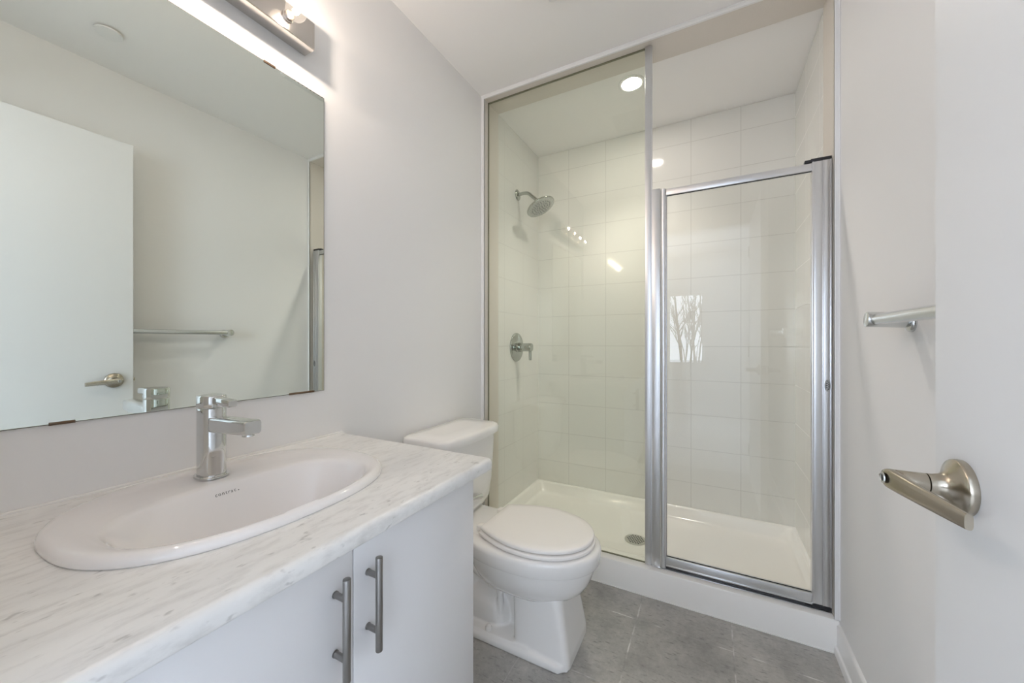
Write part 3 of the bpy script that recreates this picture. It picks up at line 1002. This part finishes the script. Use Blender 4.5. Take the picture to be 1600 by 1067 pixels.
# hinge-side jamb: stepped extrusion
WX0, WX1 = 1.4315, 1.4885
for xa, xb, ya in ((WX0, WX0 + 0.0055, 0.0165), (WX0 + 0.0055, WX0 + 0.031, 0.0140), (WX0 + 0.031, WX0 + 0.0345, 0.0165), (WX0 + 0.0345, WX1 - 0.004, 0.0150), (WX1 - 0.004, WX1, 0.0180)):
    box(b, xa, xb, GY - ya, GY + 0.012, CT + 0.021, 1.7768, 0.0008)
jb = obj('hinge_jamb', b, M_ALU, sd)
for z0, z1, nm in ((1.7770, 1.7890, 'top_cap'), (CT + 0.004, CT + 0.0205, 'bottom_cap')):
    b = B()
    box(b, 1.428, 1.4885, GY - 0.0145, GY + 0.012, z0, z1, 0.001)
    box(b, 1.410, 1.430, GY - 0.0115, GY + 0.010, z0 - (0.002 if z0 > 1 else -0.002), z1 + (-0.001 if z0 > 1 else 0.002), 0.002)
    obj(nm, b, M_BLACK, sd)
# oval maker's badge
bx, bz, by = 1.4760, 0.950, GY - 0.0152
b = B()
def ovl(a_, c_, y):
    return [Vector((bx + a_ * math.cos(2 * PI * k / 36), y, bz + c_ * math.sin(2 * PI * k / 36))) for k in range(36)]
loft(b, [ovl(0.0085, 0.0215, by), ovl(0.0085, 0.0215, by - 0.0008), ovl(0.0075, 0.0205, by - 0.0010)])
bd = obj('badge', b, mat('dark_badge', (0.11, 0.115, 0.12), 0.35), sd)
b = B()
loft(b, [ovl(0.0078, 0.0208, by - 0.0008), ovl(0.0078, 0.0208, by - 0.0013), ovl(0.0064, 0.0190, by - 0.0013), ovl(0.0064, 0.0190, by - 0.0008)], closed=True)
obj('badge_rim', b, M_SATIN, bd)
tb = text_mesh('MAAX', 0.0120, 0.0, 1.0)
for v in tb.verts:
    v.co = Vector((bx - v.co.y, by - 0.0012, bz + v.co.x))
obj('badge_lettering', tb, mat('pale_letters', (0.72, 0.73, 0.74), 0.4), bd, smooth=False)

# ================================================================== SHOWER FITTINGS
hx, hy, hz = 0.003, 0.425, 2.052
sh = thing('showerhead', 'round chrome shower head on a bent arm from the left tiled wall', 'shower head', (hx, hy, hz))
b = B(); lathe(b, (hx, hy, hz), (1, 0, 0), [(0, 0.034), (0.003, 0.034), (0.007, 0.030), (0.011, 0.018), (0.012, 0.013)], 36)
obj('wall_flange', b, M_CHROME_G, sh)
nrm = Vector((0.47, 0, -0.883)).normalized()
hc = Vector((0.166, hy, 1.948))
b = B()
tube(b, spline([(0.005, hy, hz), (0.045, hy, hz + 0.003), (0.080, hy, hz - 0.004), (0.108, hy, hz - 0.028), tuple(hc - nrm * 0.052)], 8), 0.0107, 20)
obj('shower_arm', b, M_CHROME_G, sh)
b = B()
lathe(b, hc - nrm * 0.058, nrm, [(0, 0.013), (0.004, 0.0165), (0.020, 0.0165), (0.026, 0.022), (0.034, 0.036), (0.042, 0.066), (0.048, 0.088), (0.052, 0.0925), (0.058, 0.0930), (0.061, 0.0905), (0.0605, 0.086)], 56)
obj('head_shell', b, M_CHROME_G, sh, angle=50)
b = B()
lathe(b, hc + nrm * 0.001, nrm, [(0, 0.0865), (0.0018, 0.086), (0.0035, 0.072), (0.0042, 0.0715), (0.0045, 0.001)], 56)
d_, u_, v_ = frame(nrm)
for ring_r, cnt in ((0.012, 6), (0.027, 11), (0.043, 16), (0.060, 22)):
    for k in range(cnt):
        a = 2 * PI * k / cnt + ring_r * 40
        p = hc + nrm * 0.0052 + (u_ * math.cos(a) + v_ * math.sin(a)) * ring_r
        lathe(b, p, nrm, [(0, 0.0040), (0.0020, 0.0030)], 8, mi=1)
obj('spray_face', b, None, sh, mats=[mat('grey_spray_face', (0.50, 0.52, 0.50), 0.25, 0.6), mat('dark_nozzle', (0.03, 0.033, 0.033), 0.5)])

vx, vy, vz = 0.003, 0.411, 1.075
sv = thing('shower_valve', 'round chrome shower valve with lever handle on the left tiled wall', 'shower valve', (vx, vy, vz))
b = B(); lathe(b, (vx, vy, vz), (1, 0, 0), [(0, 0.091), (0.002, 0.0915), (0.005, 0.090), (0.0075, 0.083), (0.009, 0.060), (0.0115, 0.045), (0.012, 0.042)], 56)
obj('escutcheon', b, M_CHROME_G, sv, angle=50)
b = B(); lathe(b, (vx + 0.011, vy, vz), (1, 0, 0), [(0, 0.030), (0.003, 0.033), (0.006, 0.030), (0.026, 0.0285), (0.030, 0.030), (0.034, 0.027)], 36)
obj('valve_sleeve', b, M_CHROME_G, sv)
b = B()
lathe(b, (vx + 0.044, vy, vz), (1, 0, 0), [(0, 0.023), (0.003, 0.0265), (0.058, 0.0265), (0.064, 0.024), (0.066, 0.019)], 36)
rings = []
for z, wx, wy in ((vz - 0.010, 0.0085, 0.0100), (vz - 0.050, 0.0080, 0.0090), (vz - 0.078, 0.0080, 0.0085), (vz - 0.081, 0.0065, 0.0070)):
    rings.append([Vector((vx + 0.097 + wx * spow(math.cos(2 * PI * k / 20), .7), vy + wy * spow(math.sin(2 * PI * k / 20), .7), z)) for k in range(20)])
loft(b, rings)
obj('lever_handle', b, M_CHROME_G, sv, angle=45)

# ================================================================== CEILING FITTINGS
pl = thing('recessed_light', 'round lit recessed ceiling light above the shower', 'lamp', (0.740, 0.275, H))
b = B(); lathe(b, (0.740, 0.275, H), (0, 0, -1), [(0, 0.066), (0.003, 0.066), (0.005, 0.062), (0.004, 0.050), (0.002, 0.047)], 48)
obj('trim_ring', b, M_TRIM, pl)
b = B(); lathe(b, (0.740, 0.275, H - 0.0005), (0, 0, -1), [(0, 0.0475), (0.0028, 0.0475), (0.0030, 0.001)], 40)
obj('lens', b, M_POT, pl)
sl_ = bpy.data.lights.new('recessed_lamp', 'SPOT')       # the lamp behind that lens throws its light downwards
sl_.energy = POT_W
sl_.color = (1.0, 0.925, 0.845)
sl_.spot_size = R(112)
sl_.spot_blend = 1.0
sl_.shadow_soft_size = 0.04
slo = bpy.data.objects.new('recessed_lamp', sl_)
C.objects.link(slo)
slo.location = (0.740, 0.275, H - 0.045)
b = B(); lathe(b, (1.186, -1.110, H - 0.009), (0, 0, -1), [(0, 0.044), (0.002, 0.0445), (0.0045, 0.043), (0.0055, 0.038), (0.0058, 0.001)], 48)
lathe(b, (1.186, -1.110, H), (0, 0, -1), [(0, 0.028), (0.009, 0.028)], 32)
tag(obj('sprinkler_cover', b, M_TRIM, origin=(1.186, -1.110, H)), 'flat round white cover plate on the ceiling, seen in the mirror', 'cover plate')
b = B()
ex = thing('exhaust_fan', 'square white exhaust fan grille on the ceiling, corner showing at top of photo', 'fan', (0.665, -0.495, H))
fx0, fx1, fy0, fy1 = 0.545, 0.795, -0.62, -0.357
loft(b, [rrect(fx0, fx1, fy0, fy1, H, 0.012), rrect(fx0, fx1, fy0, fy1, H - 0.010, 0.012), rrect(fx0 + .012, fx1 - .012, fy0 + .012, fy1 - .012, H - 0.020, 0.010)])
for k in range(9):
    yy = fy0 + 0.045 + k * 0.0215
    box(b, fx0 + 0.04, fx1 - 0.04, yy, yy + 0.008, H - 0.0206, H - 0.0196, mi=1)
obj('grille', b, None, ex, mats=[M_TRIM, M_DARK])

# ================================================================== TOWEL BAR
BXc, BZ = 1.441, 1.163
tbar = thing('towel_bar', 'chrome towel bar on the right wall partly hidden by the open door', 'towel rail', (XW, -0.76, BZ))
YA, YC = -0.535, -0.985
for yy in (YA, YC):
    b = B()
    rod(b, (XW - 0.004, yy, BZ - 0.002), (BXc - 0.016, yy, BZ + 0.001), 0.0180, 32, 0.0015)
    br = obj('bracket', b, M_SATIN, tbar)
    b = B(); lathe(b, (XW, yy, BZ - 0.006), (-1, 0, 0), [(0, 0.0240), (0.004, 0.0240), (0.008, 0.0215), (0.010, 0.015)], 36)
    obj('wall_rose', b, M_CHROME, br)
b = B(); rod(b, (BXc, YC + 0.006, BZ), (BXc, YA - 0.006, BZ), 0.0127, 28)
obj('bar', b, M_SATIN, tbar)
